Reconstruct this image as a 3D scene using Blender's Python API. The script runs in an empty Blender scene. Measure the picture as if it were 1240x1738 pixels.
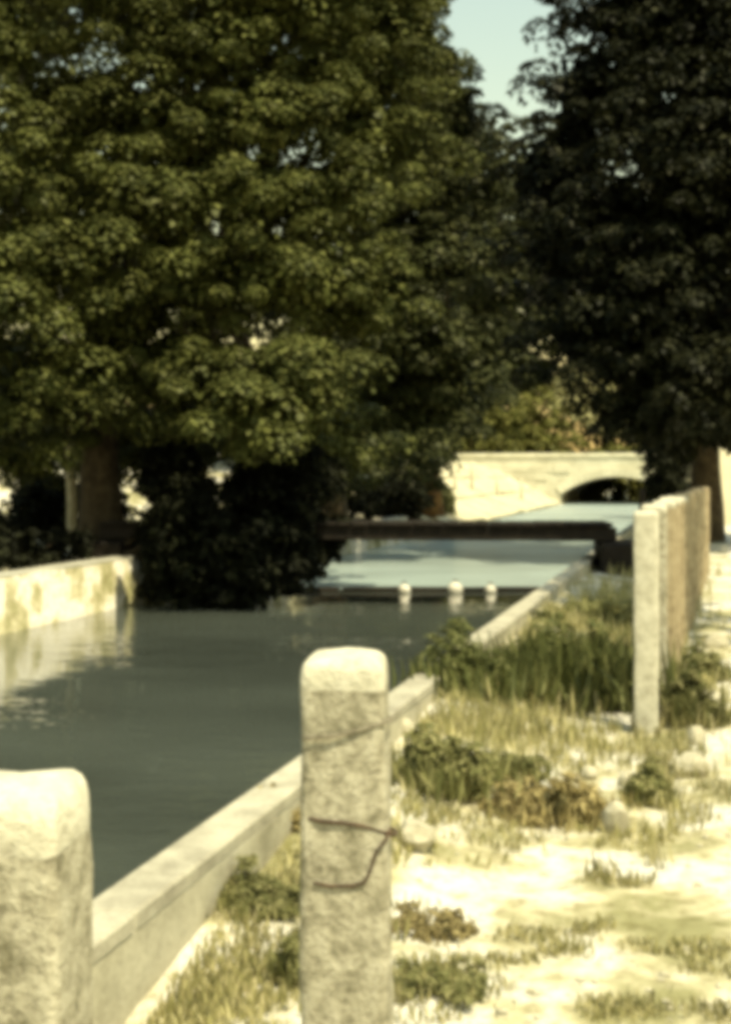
import bpy, bmesh, math, random
import numpy as np
from mathutils import Vector, Matrix, noise as mnoise

S = bpy.context.scene
C = S.collection

# ------------------------------------------------------------------ camera
F = 2400.0                      # focal length in photograph pixels (1240 x 1738)
EYE = 1.53
cam_d = bpy.data.cameras.new('camera')
cam = bpy.data.objects.new('camera', cam_d)
C.objects.link(cam)
cam.location = (0, 0, EYE)
cam.rotation_euler = (math.radians(90), 0, 0)
cam_d.sensor_fit = 'VERTICAL'
cam_d.sensor_height = 24.0
cam_d.sensor_width = 24.0 * 1240 / 1738
cam_d.lens = 24.0 * F / 1738
cam_d.shift_y = -64.0 / 1738
cam_d.clip_start = 0.05
cam_d.clip_end = 3000
S.camera = cam

# ------------------------------------------------------------------ light
SUN_DIR = Vector((0.25, -0.36, 0.90)).normalized()      # towards the sun
elev = math.asin(SUN_DIR.z)
world = bpy.data.worlds.new('World')
S.world = world
world.use_nodes = True
wn = world.node_tree
sky = wn.nodes.new('ShaderNodeTexSky')
sky.sky_type = 'NISHITA'
sky.sun_disc = False
sky.sun_elevation = elev
sky.sun_rotation = math.atan2(SUN_DIR.x, SUN_DIR.y)
sky.air_density = 2.3
sky.dust_density = 1.0
sky.ozone_density = 1.0
bg = wn.nodes['Background']
bg.inputs['Strength'].default_value = 0.115
wn.links.new(sky.outputs[0], bg.inputs['Color'])
sun_d = bpy.data.lights.new('sun', 'SUN')
sun_d.energy = 4.6
sun_d.angle = math.radians(0.6)
sun_d.color = (1.0, 0.96, 0.84)
sun = bpy.data.objects.new('sun', sun_d)
C.objects.link(sun)
sun.rotation_euler = SUN_DIR.to_track_quat('Z', 'Y').to_euler()
sun.location = (0, -10, 40)

vs = S.view_settings
vs.view_transform = 'Standard'
vs.look = 'None'
vs.gamma = 1.0
vs.use_curve_mapping = False
vs.exposure = 0.68
try:
    vs.use_white_balance = True
    vs.white_balance_temperature = 8300
    vs.white_balance_tint = 1
except Exception:
    pass
S.render.engine = 'CYCLES'
cy = S.cycles
cy.use_denoising = True
try:
    cy.denoiser = 'OPENIMAGEDENOISE'
except Exception:
    pass
cy.max_bounces = 5
cy.diffuse_bounces = 2
cy.glossy_bounces = 3
cy.transmission_bounces = 4
cy.transparent_max_bounces = 4
cy.pixel_filter_type = 'BLACKMAN_HARRIS'
cy.filter_width = 6.2           # the old film frame is soft all over

SL = 0.2375                     # the canal runs along (SL, 1) on the ground
YAW = -math.atan(SL)
rng = random.Random(7)


def P(lat, y, z=0.0):
    return Vector((SL * y + lat, y, z))


def at(px, py, y):
    return Vector(((px - 620) / F * y, y, EYE - (py - 805) / F * y))


# ------------------------------------------------------------------ materials
def new_mat(name):
    m = bpy.data.materials.new(name)
    m.use_nodes = True
    nt = m.node_tree
    b = nt.nodes['Principled BSDF']
    return m, nt, b


def ramp(nt, stops):
    r = nt.nodes.new('ShaderNodeValToRGB')
    el = r.color_ramp.elements
    while len(el) < len(stops):
        el.new(0.5)
    for e, (p, c) in zip(el, stops):
        e.position = p
        e.color = (c[0], c[1], c[2], 1)
    return r


def tex_noise(nt, vec, scale, detail=6, rough=0.6):
    n = nt.nodes.new('ShaderNodeTexNoise')
    n.inputs['Scale'].default_value = scale
    n.inputs['Detail'].default_value = detail
    n.inputs['Roughness'].default_value = rough
    nt.links.new(vec, n.inputs['Vector'])
    return n


def coords(nt, which='Object'):
    t = nt.nodes.new('ShaderNodeTexCoord')
    return t.outputs[which]


def world_pos(nt):
    g = nt.nodes.new('ShaderNodeNewGeometry')
    return g.outputs['Position']


def mix_col(nt, fac, a, b, mode='MIX'):
    m = nt.nodes.new('ShaderNodeMix')
    m.data_type = 'RGBA'
    m.blend_type = mode
    for sock, v in ((m.inputs[0], fac), (m.inputs[6], a), (m.inputs[7], b)):
        if hasattr(v, 'is_linked') or hasattr(v, 'links'):
            nt.links.new(v, sock)
        elif isinstance(v, (int, float)):
            sock.default_value = v
        else:
            sock.default_value = (v[0], v[1], v[2], 1)
    return m.outputs[2]


def add_bump(nt, b, height, strength, dist):
    bp = nt.nodes.new('ShaderNodeBump')
    bp.inputs['Strength'].default_value = strength
    bp.inputs['Distance'].default_value = dist
    nt.links.new(height, bp.inputs['Height'])
    nt.links.new(bp.outputs[0], b.inputs['Normal'])


def stone_mat(name, light, mid, dark, scale=9.0, bump=0.5, fine=70.0, speck=0.35, rough=0.9, dist=0.01):
    m, nt, b = new_mat(name)
    v = world_pos(nt)
    n1 = tex_noise(nt, v, scale, 7, 0.65)
    r1 = ramp(nt, [(0.32, dark), (0.5, mid), (0.68, light)])
    nt.links.new(n1.outputs[0], r1.inputs[0])
    n2 = tex_noise(nt, v, fine, 3, 0.7)
    r2 = ramp(nt, [(0.36, (0.35, 0.33, 0.3)), (0.5, (1, 1, 1))])
    nt.links.new(n2.outputs[0], r2.inputs[0])
    c = mix_col(nt, speck, r1.outputs[0], r2.outputs[0], 'MULTIPLY')
    nt.links.new(c, b.inputs['Base Color'])
    b.inputs['Roughness'].default_value = rough
    b.inputs['Specular IOR Level'].default_value = 0.2
    mx = nt.nodes.new('ShaderNodeMath')
    mx.operation = 'ADD'
    nt.links.new(n1.outputs[0], mx.inputs[0])
    nt.links.new(n2.outputs[0], mx.inputs[1])
    add_bump(nt, b, mx.outputs[0], bump, dist)
    return m


def leaf_mat(name, a, b_, c, trans=0.25, rough=0.55):
    m, nt, b = new_mat(name)
    g = nt.nodes.new('ShaderNodeNewGeometry')
    r = ramp(nt, [(0.0, a), (0.55, b_), (1.0, c)])
    nt.links.new(g.outputs['Random Per Island'], r.inputs[0])
    n = tex_noise(nt, g.outputs['Position'], 0.9, 3, 0.6)
    r2 = ramp(nt, [(0.35, (0.7, 0.7, 0.7)), (0.65, (1.15, 1.15, 1.1))])
    nt.links.new(n.outputs[0], r2.inputs[0])
    col = mix_col(nt, 1.0, r.outputs[0], r2.outputs[0], 'MULTIPLY')
    nt.links.new(col, b.inputs['Base Color'])
    b.inputs['Roughness'].default_value = rough
    b.inputs['Specular IOR Level'].default_value = 0.12
    t = nt.nodes.new('ShaderNodeBsdfTranslucent')
    nt.links.new(col, t.inputs['Color'])
    ms = nt.nodes.new('ShaderNodeMixShader')
    ms.inputs[0].default_value = trans
    nt.links.new(b.outputs[0], ms.inputs[1])
    nt.links.new(t.outputs[0], ms.inputs[2])
    nt.links.new(ms.outputs[0], nt.nodes['Material Output'].inputs['Surface'])
    return m


M = {}
M['granite'] = stone_mat('granite', (0.52, 0.485, 0.375), (0.37, 0.34, 0.25), (0.17, 0.155, 0.10), 26, 0.6, 110, 0.5, dist=0.012)
M['granite_lit'] = stone_mat('granite_sunlit', (0.60, 0.57, 0.46), (0.52, 0.49, 0.38), (0.36, 0.33, 0.25), 16, 0.6, 80, 0.3, dist=0.01)  # paler copy of the granite, sunlight put into the colour
M['granite_shaded'] = stone_mat('granite_shaded', (0.46, 0.38, 0.25), (0.36, 0.29, 0.18), (0.23, 0.18, 0.11), 11, 0.7, 80, 0.4, dist=0.012)  # browner copy of the granite, tree shade put into the colour
M['concrete'] = stone_mat('concrete', (0.52, 0.485, 0.36), (0.41, 0.38, 0.28), (0.25, 0.23, 0.16), 3.2, 0.35, 50, 0.3, dist=0.012)
M['coping'] = stone_mat('coping', (0.46, 0.43, 0.33), (0.36, 0.335, 0.255), (0.23, 0.21, 0.155), 4.5, 0.4, 60, 0.3, dist=0.012)
M['pale_stone'] = stone_mat('pale_stone', (0.42, 0.405, 0.325), (0.37, 0.355, 0.285), (0.30, 0.285, 0.22), 1.6, 0.3, 40, 0.25, dist=0.012)
M['slab'] = stone_mat('slab', (0.60, 0.55, 0.38), (0.50, 0.45, 0.30), (0.36, 0.33, 0.22), 0.8, 0.4, 14, 0.3, dist=0.04)
M['bridge_stone'] = stone_mat('bridge_stone', (0.68, 0.645, 0.49), (0.60, 0.565, 0.42), (0.46, 0.425, 0.30), 0.7, 0.4, 12, 0.3, dist=0.04)
M['voussoir'] = stone_mat('voussoir', (0.70, 0.66, 0.50), (0.62, 0.58, 0.43), (0.5, 0.46, 0.33), 0.9, 0.3, 12, 0.2, dist=0.03)
M['plaster'] = stone_mat('plaster', (0.72, 0.67, 0.50), (0.66, 0.61, 0.45), (0.55, 0.5, 0.36), 0.9, 0.2, 25, 0.15, dist=0.01)
M['timber'] = stone_mat('dark_timber', (0.022, 0.017, 0.011), (0.015, 0.011, 0.007), (0.009, 0.007, 0.005), 6, 0.5, 50, 0.4, 0.8)  # near-black brown timber
M['bark'] = stone_mat('bark', (0.11, 0.085, 0.05), (0.07, 0.052, 0.03), (0.035, 0.026, 0.015), 6, 0.9, 30, 0.5, dist=0.03)
M['bark_red'] = stone_mat('bark_red', (0.26, 0.15, 0.055), (0.17, 0.09, 0.035), (0.08, 0.045, 0.02), 4, 0.9, 22, 0.5, dist=0.03)
M['pale_wood'] = stone_mat('pale_wood', (0.62, 0.57, 0.42), (0.5, 0.45, 0.32), (0.36, 0.32, 0.22), 8, 0.4, 60, 0.3)
M['pebble'] = stone_mat('pebble', (0.50, 0.465, 0.35), (0.42, 0.385, 0.28), (0.3, 0.27, 0.18), 7, 0.5, 60, 0.3)

m, nt, b = new_mat('rust')
n = tex_noise(nt, world_pos(nt), 60, 4)
r = ramp(nt, [(0.35, (0.03, 0.017, 0.01)), (0.65, (0.08, 0.044, 0.022))])
nt.links.new(n.outputs[0], r.inputs[0]); nt.links.new(r.outputs[0], b.inputs['Base Color'])
b.inputs['Roughness'].default_value = 0.85
M['rust'] = m
m, nt, b = new_mat('grey_wire')
n = tex_noise(nt, world_pos(nt), 80, 3)
r = ramp(nt, [(0.35, (0.10, 0.08, 0.05)), (0.65, (0.24, 0.21, 0.15))])
nt.links.new(n.outputs[0], r.inputs[0]); nt.links.new(r.outputs[0], b.inputs['Base Color'])
b.inputs['Roughness'].default_value = 0.7
M['grey_wire'] = m
m, nt, b = new_mat('float_white')
n = tex_noise(nt, world_pos(nt), 9, 3)
r = ramp(nt, [(0.3, (0.45, 0.42, 0.33)), (0.6, (0.66, 0.63, 0.53))])
nt.links.new(n.outputs[0], r.inputs[0]); nt.links.new(r.outputs[0], b.inputs['Base Color'])
b.inputs['Roughness'].default_value = 0.5
M['float_white'] = m

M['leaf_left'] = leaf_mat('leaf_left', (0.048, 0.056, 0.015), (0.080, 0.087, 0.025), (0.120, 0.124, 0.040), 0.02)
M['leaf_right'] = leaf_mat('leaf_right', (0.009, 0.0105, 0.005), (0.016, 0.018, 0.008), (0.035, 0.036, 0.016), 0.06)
M['leaf_mid'] = leaf_mat('leaf_mid', (0.024, 0.028, 0.010), (0.040, 0.045, 0.016), (0.07, 0.072, 0.028), 0.05)
M['leaf_far'] = leaf_mat('leaf_far', (0.08, 0.085, 0.025), (0.14, 0.14, 0.04), (0.24, 0.225, 0.075), 0.2)
M['leaf_straw'] = leaf_mat('leaf_straw', (0.26, 0.25, 0.12), (0.42, 0.40, 0.20), (0.58, 0.54, 0.30), 0.25)
M['leaf_weed'] = leaf_mat('leaf_weed', (0.11, 0.115, 0.042), (0.19, 0.185, 0.075), (0.32, 0.295, 0.14), 0.25)
M['leaf_bush'] = leaf_mat('leaf_bush', (0.060, 0.070, 0.024), (0.105, 0.115, 0.04), (0.19, 0.19, 0.075), 0.2)
M['leaf_dry'] = leaf_mat('leaf_dry', (0.14, 0.11, 0.05), (0.26, 0.21, 0.095), (0.40, 0.33, 0.16), 0.2)
M['leaf_shade_dark'] = leaf_mat('leaf_shade_dark', (0.006, 0.007, 0.003), (0.010, 0.011, 0.005), (0.018, 0.02, 0.008), 0.05, 0.8)  # near-black leaf colour carries the shade under the crowns
M['grass'] = leaf_mat('grass', (0.22, 0.21, 0.085), (0.40, 0.36, 0.17), (0.60, 0.53, 0.31), 0.25)

# ground: pale sandy soil with patches of dry turf
m, nt, b = new_mat('sandy_ground')
v = world_pos(nt)
n1 = tex_noise(nt, v, 1.6, 8, 0.62)
r1 = ramp(nt, [(0.38, (0.25, 0.235, 0.12)), (0.47, (0.45, 0.41, 0.26)), (0.55, (0.62, 0.59, 0.50))])
nt.links.new(n1.outputs[0], r1.inputs[0])
n2 = tex_noise(nt, v, 14, 6, 0.7)
r2 = ramp(nt, [(0.33, (0.42, 0.38, 0.27)), (0.52, (1, 1, 1))])
nt.links.new(n2.outputs[0], r2.inputs[0])
col = mix_col(nt, 0.75, r1.outputs[0], r2.outputs[0], 'MULTIPLY')
nt.links.new(col, b.inputs['Base Color'])
b.inputs['Roughness'].default_value = 0.95
b.inputs['Specular IOR Level'].default_value = 0.1
add_bump(nt, b, n2.outputs[0], 0.8, 0.03)
M['ground'] = m
m, nt, b = new_mat('path_sand')
v = world_pos(nt)
n1 = tex_noise(nt, v, 2.4, 7, 0.6)
r1 = ramp(nt, [(0.32, (0.50, 0.465, 0.33)), (0.5, (0.64, 0.605, 0.51)), (0.7, (0.72, 0.69, 0.60))])
nt.links.new(n1.outputs[0], r1.inputs[0])
n2 = tex_noise(nt, v, 22, 6, 0.7)
r2 = ramp(nt, [(0.3, (0.55, 0.5, 0.4)), (0.48, (1, 1, 1))])
nt.links.new(n2.outputs[0], r2.inputs[0])
col = mix_col(nt, 0.6, r1.outputs[0], r2.outputs[0], 'MULTIPLY')
nt.links.new(col, b.inputs['Base Color'])
b.inputs['Roughness'].default_value = 0.95
b.inputs['Specular IOR Level'].default_value = 0.1
add_bump(nt, b, n2.outputs[0], 0.7, 0.02)
M['path'] = m


def water_mat(name, colr, amt, scale, strength, rough):
    m, nt, b = new_mat(name)
    mp = nt.nodes.new('ShaderNodeMapping')
    mp.inputs['Scale'].default_value = (0.7, 1.1, 1.0)
    nt.links.new(world_pos(nt), mp.inputs[0])
    n1 = tex_noise(nt, mp.outputs[0], scale, 4, 0.55)
    n3 = tex_noise(nt, mp.outputs[0], 0.35, 3, 0.5)
    rr = ramp(nt, [(0.35, [c * 0.8 for c in colr]), (0.65, [c * 1.2 for c in colr])])
    nt.links.new(n3.outputs[0], rr.inputs[0])
    nt.links.new(rr.outputs[0], b.inputs['Base Color'])
    b.inputs['Roughness'].default_value = rough
    b.inputs['IOR'].default_value = 1.333
    b.inputs['Specular IOR Level'].default_value = amt
    n4 = tex_noise(nt, mp.outputs[0], 0.22, 2, 0.5)        # calm and ruffled patches
    r4 = ramp(nt, [(0.42, (0.12, 0.12, 0.12)), (0.62, (1, 1, 1))])
    nt.links.new(n4.outputs[0], r4.inputs[0])
    n5 = tex_noise(nt, mp.outputs[0], scale * 4.0, 2, 0.5)
    ad = nt.nodes.new('ShaderNodeMath')
    ad.operation = 'MULTIPLY_ADD'
    ad.inputs[1].default_value = 0.25
    nt.links.new(n5.outputs[0], ad.inputs[0])
    nt.links.new(n1.outputs[0], ad.inputs[2])
    mu = nt.nodes.new('ShaderNodeMath')
    mu.operation = 'MULTIPLY'
    nt.links.new(ad.outputs[0], mu.inputs[0])
    nt.links.new(r4.outputs[0], mu.inputs[1])
    add_bump(nt, b, mu.outputs[0], strength, 0.1)
    return m


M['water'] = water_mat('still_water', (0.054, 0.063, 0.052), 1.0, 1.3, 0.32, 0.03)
M['water_up'] = water_mat('rippled_sky_water', (0.30, 0.365, 0.34), 0.8, 3.0, 0.5, 0.25)  # pale base colour stands in for sky reflected on the water


# ------------------------------------------------------------------ mesh helpers
def mk(name, verts, faces, mat, parent=None, smooth=False):
    me = bpy.data.meshes.new(name)
    me.from_pydata([tuple(v) for v in verts], [], faces)
    if smooth:
        me.polygons.foreach_set('use_smooth', [True] * len(me.polygons))
    me.materials.append(mat)
    me.update()
    o = bpy.data.objects.new(name, me)
    C.objects.link(o)
    if parent is not None:
        o.parent = parent
    return o


def tag(o, label, cat, group=None):
    o['label'] = label
    o['category'] = cat
    if group:
        o['group'] = group
    return o


def empty(name, loc=(0, 0, 0), rz=0.0):
    o = bpy.data.objects.new(name, None)
    C.objects.link(o)
    o.location = loc
    o.rotation_euler = (0, 0, rz)
    o.empty_display_size = 0.1
    return o


def struct(o, kind='structure'):
    o['kind'] = kind
    return o


def box_mesh(sx, sy, sz, bevel=0.0, rough=0.0, cuts=0, seed=0):
    """box centred in x/y, standing on z = 0, with bevelled and slightly uneven edges"""
    bm = bmesh.new()
    bmesh.ops.create_cube(bm, size=1.0)
    for v in bm.verts:
        v.co = Vector((v.co.x * sx, v.co.y * sy, (v.co.z + 0.5) * sz))
    if bevel:
        bmesh.ops.bevel(bm, geom=list(bm.edges), offset=bevel, segments=1, affect='EDGES')
    if cuts:
        bmesh.ops.subdivide_edges(bm, edges=[e for e in bm.edges if e.calc_length() > max(sx, sy, sz) * 0.3], cuts=cuts, use_grid_fill=True)
    if rough:
        for v in bm.verts:
            q = v.co * 6.3 + Vector((seed * 3.1, seed * 1.7, seed * 0.9))
            v.co += Vector((mnoise.noise(q), mnoise.noise(q + Vector((9, 2, 4))), mnoise.noise(q + Vector((3, 8, 1))))) * rough
    return bm


def bm_obj(name, bm, mat, parent=None, smooth=False):
    me = bpy.data.meshes.new(name)
    bm.to_mesh(me)
    bm.free()
    if smooth:
        me.polygons.foreach_set('use_smooth', [True] * len(me.polygons))
    me.materials.append(mat)
    o = bpy.data.objects.new(name, me)
    C.objects.link(o)
    if parent is not None:
        o.parent = parent
    return o


def tube(points, radii, sides=8, wob=0.0, seed=0.0, cap=True):
    """verts, faces of a tapered tube along a polyline"""
    pts = [Vector(p) for p in points]
    vs_, fs = [], []
    n = len(pts)
    up0 = Vector((0.3, 0.2, 1)).normalized()
    for i, p in enumerate(pts):
        d = (pts[min(i + 1, n - 1)] - pts[max(i - 1, 0)]).normalized()
        a = d.orthogonal() if abs(d.dot(up0)) > 0.95 else d.cross(up0)
        a.normalize()
        if i and a.dot(prev) < 0:
            a = -a
        if i:
            a = (prev - d * prev.dot(d))
            a = a.normalized() if a.length > 1e-5 else d.orthogonal().normalized()
        prev = a
        bb = d.cross(a)
        for k in range(sides):
            t = 2 * math.pi * k / sides
            r = radii[i] * (1 + wob * mnoise.noise(Vector((math.cos(t) * 1.3 + seed, math.sin(t) * 1.3, i * 0.7))))
            vs_.append(p + (a * math.cos(t) + bb * math.sin(t)) * r)
    for i in range(n - 1):
        for k in range(sides):
            k2 = (k + 1) % sides
            fs.append((i * sides + k, i * sides + k2, (i + 1) * sides + k2, (i + 1) * sides + k))
    if cap:
        fs.append(tuple(reversed(range(sides))))
        fs.append(tuple(range((n - 1) * sides, n * sides)))
    return vs_, fs


def leaf_mesh(name, cen, nrm, tan, ln, wd, mat, parent=None, fold=0.18):
    """many small pointed leaves, each its own folded quad"""
    n = len(cen)
    nrm = nrm / np.linalg.norm(nrm, axis=1)[:, None]
    tan = tan - nrm * np.sum(tan * nrm, axis=1)[:, None]
    tan /= (np.linalg.norm(tan, axis=1)[:, None] + 1e-9)
    bit = np.cross(nrm, tan)
    L = ln[:, None]
    W = wd[:, None]
    v = np.empty((n, 4, 3))
    v[:, 0] = cen - tan * L * 0.5 - nrm * L * fold * 0.4
    v[:, 1] = cen + bit * W * 0.5 + nrm * L * fold * 0.5
    v[:, 2] = cen + tan * L * 0.5 - nrm * L * fold * 0.6
    v[:, 3] = cen - bit * W * 0.5 + nrm * L * fold * 0.5
    me = bpy.data.meshes.new(name)
    me.vertices.add(n * 4)
    me.vertices.foreach_set('co', v.reshape(-1))
    me.loops.add(n * 4)
    me.loops.foreach_set('vertex_index', np.arange(n * 4, dtype=np.int32))
    me.polygons.add(n)
    me.polygons.foreach_set('loop_start', np.arange(0, n * 4, 4, dtype=np.int32))
    me.materials.append(mat)
    me.update(calc_edges=True)
    me.validate()
    o = bpy.data.objects.new(name, me)
    C.objects.link(o)
    if parent is not None:
        o.parent = parent
    return o


def unit(a):
    return a / (np.linalg.norm(a, axis=1)[:, None] + 1e-9)


LEAVES = []


def foliage(name, lobes, n_clump, clump_r, per, leaf, mat, parent, seed, inner=0.25, flat=0.75, aspect=0.55, up=0.45, shell=0.45, jit=0.35, cut=0.62, gap=0):
    """lobes: (centre, radii). Leaves sit on domed clumps spread over and inside the lobes."""
    g = np.random.default_rng(seed)
    areas = np.array([(r[0] * r[1] + r[1] * r[2] + r[0] * r[2]) for _c, r in lobes])
    areas = areas / areas.sum()
    cs, outs, rs, full = [], [], [], []
    lc = np.array([list(c) for c, _r in lobes])
    lr = np.array([list(r) for _c, r in lobes])
    cell = {}
    sp = clump_r * gap
    tries = 0
    while len(cs) < n_clump and tries < n_clump * 14:
        tries += 1
        k = g.choice(len(lobes), p=areas)
        d = g.normal(size=3)
        d /= np.linalg.norm(d)
        inn = g.random() < inner
        f = g.uniform(0.15, 0.68) if inn else g.uniform(0.9, 1.22)
        p = lc[k] + d * lr[k] * f
        q = np.sqrt((((p - lc) / lr) ** 2).sum(axis=1))
        q[k] = 9
        if not inn and q.min() < cut:
            continue
        if gap and not inn:                     # outer clumps keep their distance, so dark gaps stay between them
            key = tuple(np.floor(p / sp).astype(int))
            near = [o_ for i in (-1, 0, 1) for j in (-1, 0, 1) for l in (-1, 0, 1) for o_ in cell.get((key[0] + i, key[1] + j, key[2] + l), ())]
            if any(((p - o_) ** 2).sum() < sp * sp for o_ in near):
                continue
            cell.setdefault(key, []).append(p)
        cs.append(p)
        full.append(not inn and not (gap and d[1] > 0.35))
        outs.append(d)
        rs.append(clump_r * (g.uniform(0.8, 1.3) if inn else g.uniform(0.55, 1.35)))
    n_clump = len(cs)
    cs = np.array(cs)
    outs = np.array(outs)
    rs = np.array(rs)
    full = np.array(full) if gap else np.ones(n_clump, bool)
    cnt = np.where(full, per, max(12, per // 4))
    idx = np.repeat(np.arange(n_clump), cnt)
    n = len(idx)
    d = unit(g.normal(size=(n, 3)) * np.array([1, 1, 0.8]) + np.array([0, 0, up]) + outs[idx] * 0.5)
    rad = rs[idx] * g.uniform(shell, 1.05, n)
    pos = cs[idx] + d * rad[:, None] * np.array([1, 1, flat])
    nr = unit(d * 0.7 + np.array([0, 0, 0.7]) + g.normal(size=(n, 3)) * jit)
    tn = unit(d + np.array([0, 0, -0.7]) + g.normal(size=(n, 3)) * 0.6)
    ln = leaf * g.uniform(0.6, 1.3, n) * np.where(full[idx], 1.0, 1.7)
    LEAVES.append((parent.name if parent else name, n))
    return leaf_mesh(name, pos, nr, tn, ln, ln * aspect, mat, parent)


# ------------------------------------------------------------------ terrain
def smooth(a, b, x):
    t = min(1.0, max(0.0, (x - a) / (b - a)))
    return t * t * (3 - 2 * t)


def height(lat, y):
    if -8.28 < lat < -1.70:
        return -1.1
    if lat >= -1.70:
        h = 0.035 * mnoise.noise(Vector((lat * 1.5, y * 1.5, 0.3))) + 0.02 * mnoise.noise(Vector((lat * 4.2, y * 4.2, 1.3)))
        if lat < -0.6:
            h += (0.02 + 0.14 * smooth(3.7, 5.6, y)) * smooth(-0.6, -1.5, lat) * (0.9 + 0.5 * mnoise.noise(Vector((lat * 2, y * 1.1, 4))))
        if lat > 1.0:
            h *= 0.6
        return h * smooth(60, 35, y) + 0.0
    far = smooth(36, 50, y)
    d = -8.28 - lat
    flat = 0.29 + 0.04 * mnoise.noise(Vector((lat, y, 2.0)))
    rise = -0.55 + min(d, 5.0) * 0.5
    if d > 5:
        rise += 0.05 * (d - 5)
    near = flat + 2.2 * smooth(8, 40, d)
    return near * (1 - far) + rise * far


lats = sorted(set([-260, -160, -100, -70, -50, -40, -32, -26, -22, -19] + [round(-17 + i * 0.8, 3) for i in range(11)] + [-8.3, -8.27, -1.72, -1.69]
                  + [round(-1.65 + 0.1 * i, 3) for i in range(47)] + [3.2, 3.6, 4.2, 5, 6, 8, 10, 13, 17, 24, 34, 50, 80, 140, 260]))
ys = sorted(set([-40, -20, -8, -2, 0, 1.5, 2.5] + [round(3 + 0.13 * i, 3) for i in range(100)] + [round(16.2 + 0.8 * i, 2) for i in range(50)]
                + [58, 62, 66, 70, 75, 80, 85, 90, 96, 111, 115, 130, 160, 220, 400, 900]))
gv = [P(la, y, height(la, y)) for y in ys for la in lats]
nl = len(lats)
gf = [(j * nl + i, j * nl + i + 1, (j + 1) * nl + i + 1, (j + 1) * nl + i) for j in range(len(ys) - 1) for i in range(nl - 1)]
struct(mk('ground', gv, gf, M['ground'], smooth=True))

# sandy track to the right of the fence, a sheet that follows the ground
pl = [0.45 + 0.15 * i for i in range(26)]
py_ = [3.0 + 0.14 * i for i in range(100)] + [17 + 0.6 * i for i in range(60)]
pv = []
for y in py_:
    for i, la in enumerate(pl):
        wob = 0.22 * mnoise.noise(Vector((y * 0.8, 3.3, 0.0))) if i == 0 else 0.0
        pv.append(P(la + wob, y, height(la + wob, y) + (0.006 if i else -0.02)))
n_ = len(pl)
struct(mk('path', pv, [(j * n_ + i, j * n_ + i + 1, (j + 1) * n_ + i + 1, (j + 1) * n_ + i) for j in range(len(py_) - 1) for i in range(n_ - 1)], M['path'], smooth=True))

WZ = -0.37
WEIR = 23.0
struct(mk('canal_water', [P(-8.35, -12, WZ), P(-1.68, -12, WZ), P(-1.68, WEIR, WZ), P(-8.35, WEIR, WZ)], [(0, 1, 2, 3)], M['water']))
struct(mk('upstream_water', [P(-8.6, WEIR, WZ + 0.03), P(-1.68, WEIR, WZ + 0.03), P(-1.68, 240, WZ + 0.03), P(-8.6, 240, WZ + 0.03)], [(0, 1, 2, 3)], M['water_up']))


# ------------------------------------------------------------------ canal walls
def wall_run(name, lat_in, lat_out, y0, y1, step, z0, ztop, cap_h, over, body_mat, cap_mat, label, seed):
    """retaining wall of cast sections with coping stones; lat_in is the water face"""
    root = empty(name, P((lat_in + lat_out) / 2, y0, 0), YAW)
    k = math.sqrt(1 + SL * SL)
    mid = abs(lat_out - lat_in) / k
    y = y0
    i = 0
    R = random.Random(seed)
    while y < y1 - 0.1:
        ln = min(step * R.uniform(0.9, 1.1), y1 - y) * k
        d = (y - y0) * k + ln / 2
        o = bm_obj('section', box_mesh(mid, ln - 0.008, ztop - cap_h - z0, 0.004, 0.006, 4, i + seed), body_mat, root)
        o.location = (0, d, z0)
        y += ln / k
        i += 1
    y = y0
    while y < y1 - 0.1:
        ln = min(step * 0.62 * R.uniform(0.8, 1.2), y1 - y) * k
        d = (y - y0) * k + ln / 2
        o = bm_obj('coping_stone', box_mesh(mid + over, ln - 0.008, cap_h, 0.009, 0.006, 4, i * 3 + seed), cap_mat, root)
        o.location = (R.uniform(-0.002, 0.002), d, ztop - cap_h - 0.004)
        o.rotation_euler = (0, R.uniform(-0.006, 0.006), 0)
        y += ln / k
        i += 1
    return tag(root, label, 'wall')


wall_run('canal_wall', -1.77, -1.60, 1.0, 70, 4.6, -1.2, 0.30, 0.06, 0.006, M['concrete'], M['coping'],
         'low concrete canal wall with pale coping beside the fence posts and weeds', 3)
wall_run('canal_wall', -8.32, -8.62, 4.0, 40, 3.0, -1.2, 0.33, 0.16, 0.03, M['pale_stone'], M['pale_stone'],
         'pale sunlit canal wall on the far bank below the dark trees', 5)

# sloped stone pitching on the far bank beyond the footbridge
root = empty('stone_embankment', P(-8.4, 40, 0), YAW)
tag(root, 'pale sunlit slope of stone slabs on far bank beyond the footbridge', 'embankment')
R = random.Random(11)
for i in range(17):
    for j in range(3):
        y = 45 + i * 2.5 + (1.1 if j % 2 else 0)
        d0, w_ = 0.35 + j * 1.62, 1.62
        la = -8.28 - d0 - w_ / 2
        if y > 86:
            continue
        k = math.sqrt(1 + SL * SL)
        o = bm_obj('slab', box_mesh(w_ * 1.09 - 0.07, 2.5 * k - 0.09, 0.16, 0.03, 0.03, 2, i * 7 + j), M['slab'], root)
        h = height(la, y)
        if y < 50:
            h = max(h, height(la - 0.7, y) - 0.3)
        w = P(la, y, h - 0.05 + R.uniform(0, 0.07)) - root.location
        c_, s_ = math.cos(-YAW), math.sin(-YAW)
        o.location = (w.x * c_ - w.y * s_, w.x * s_ + w.y * c_, w.z)
        o.rotation_euler = (R.uniform(-0.015, 0.015), math.atan(0.5) + R.uniform(-0.02, 0.02), R.uniform(-0.02, 0.02))


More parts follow.
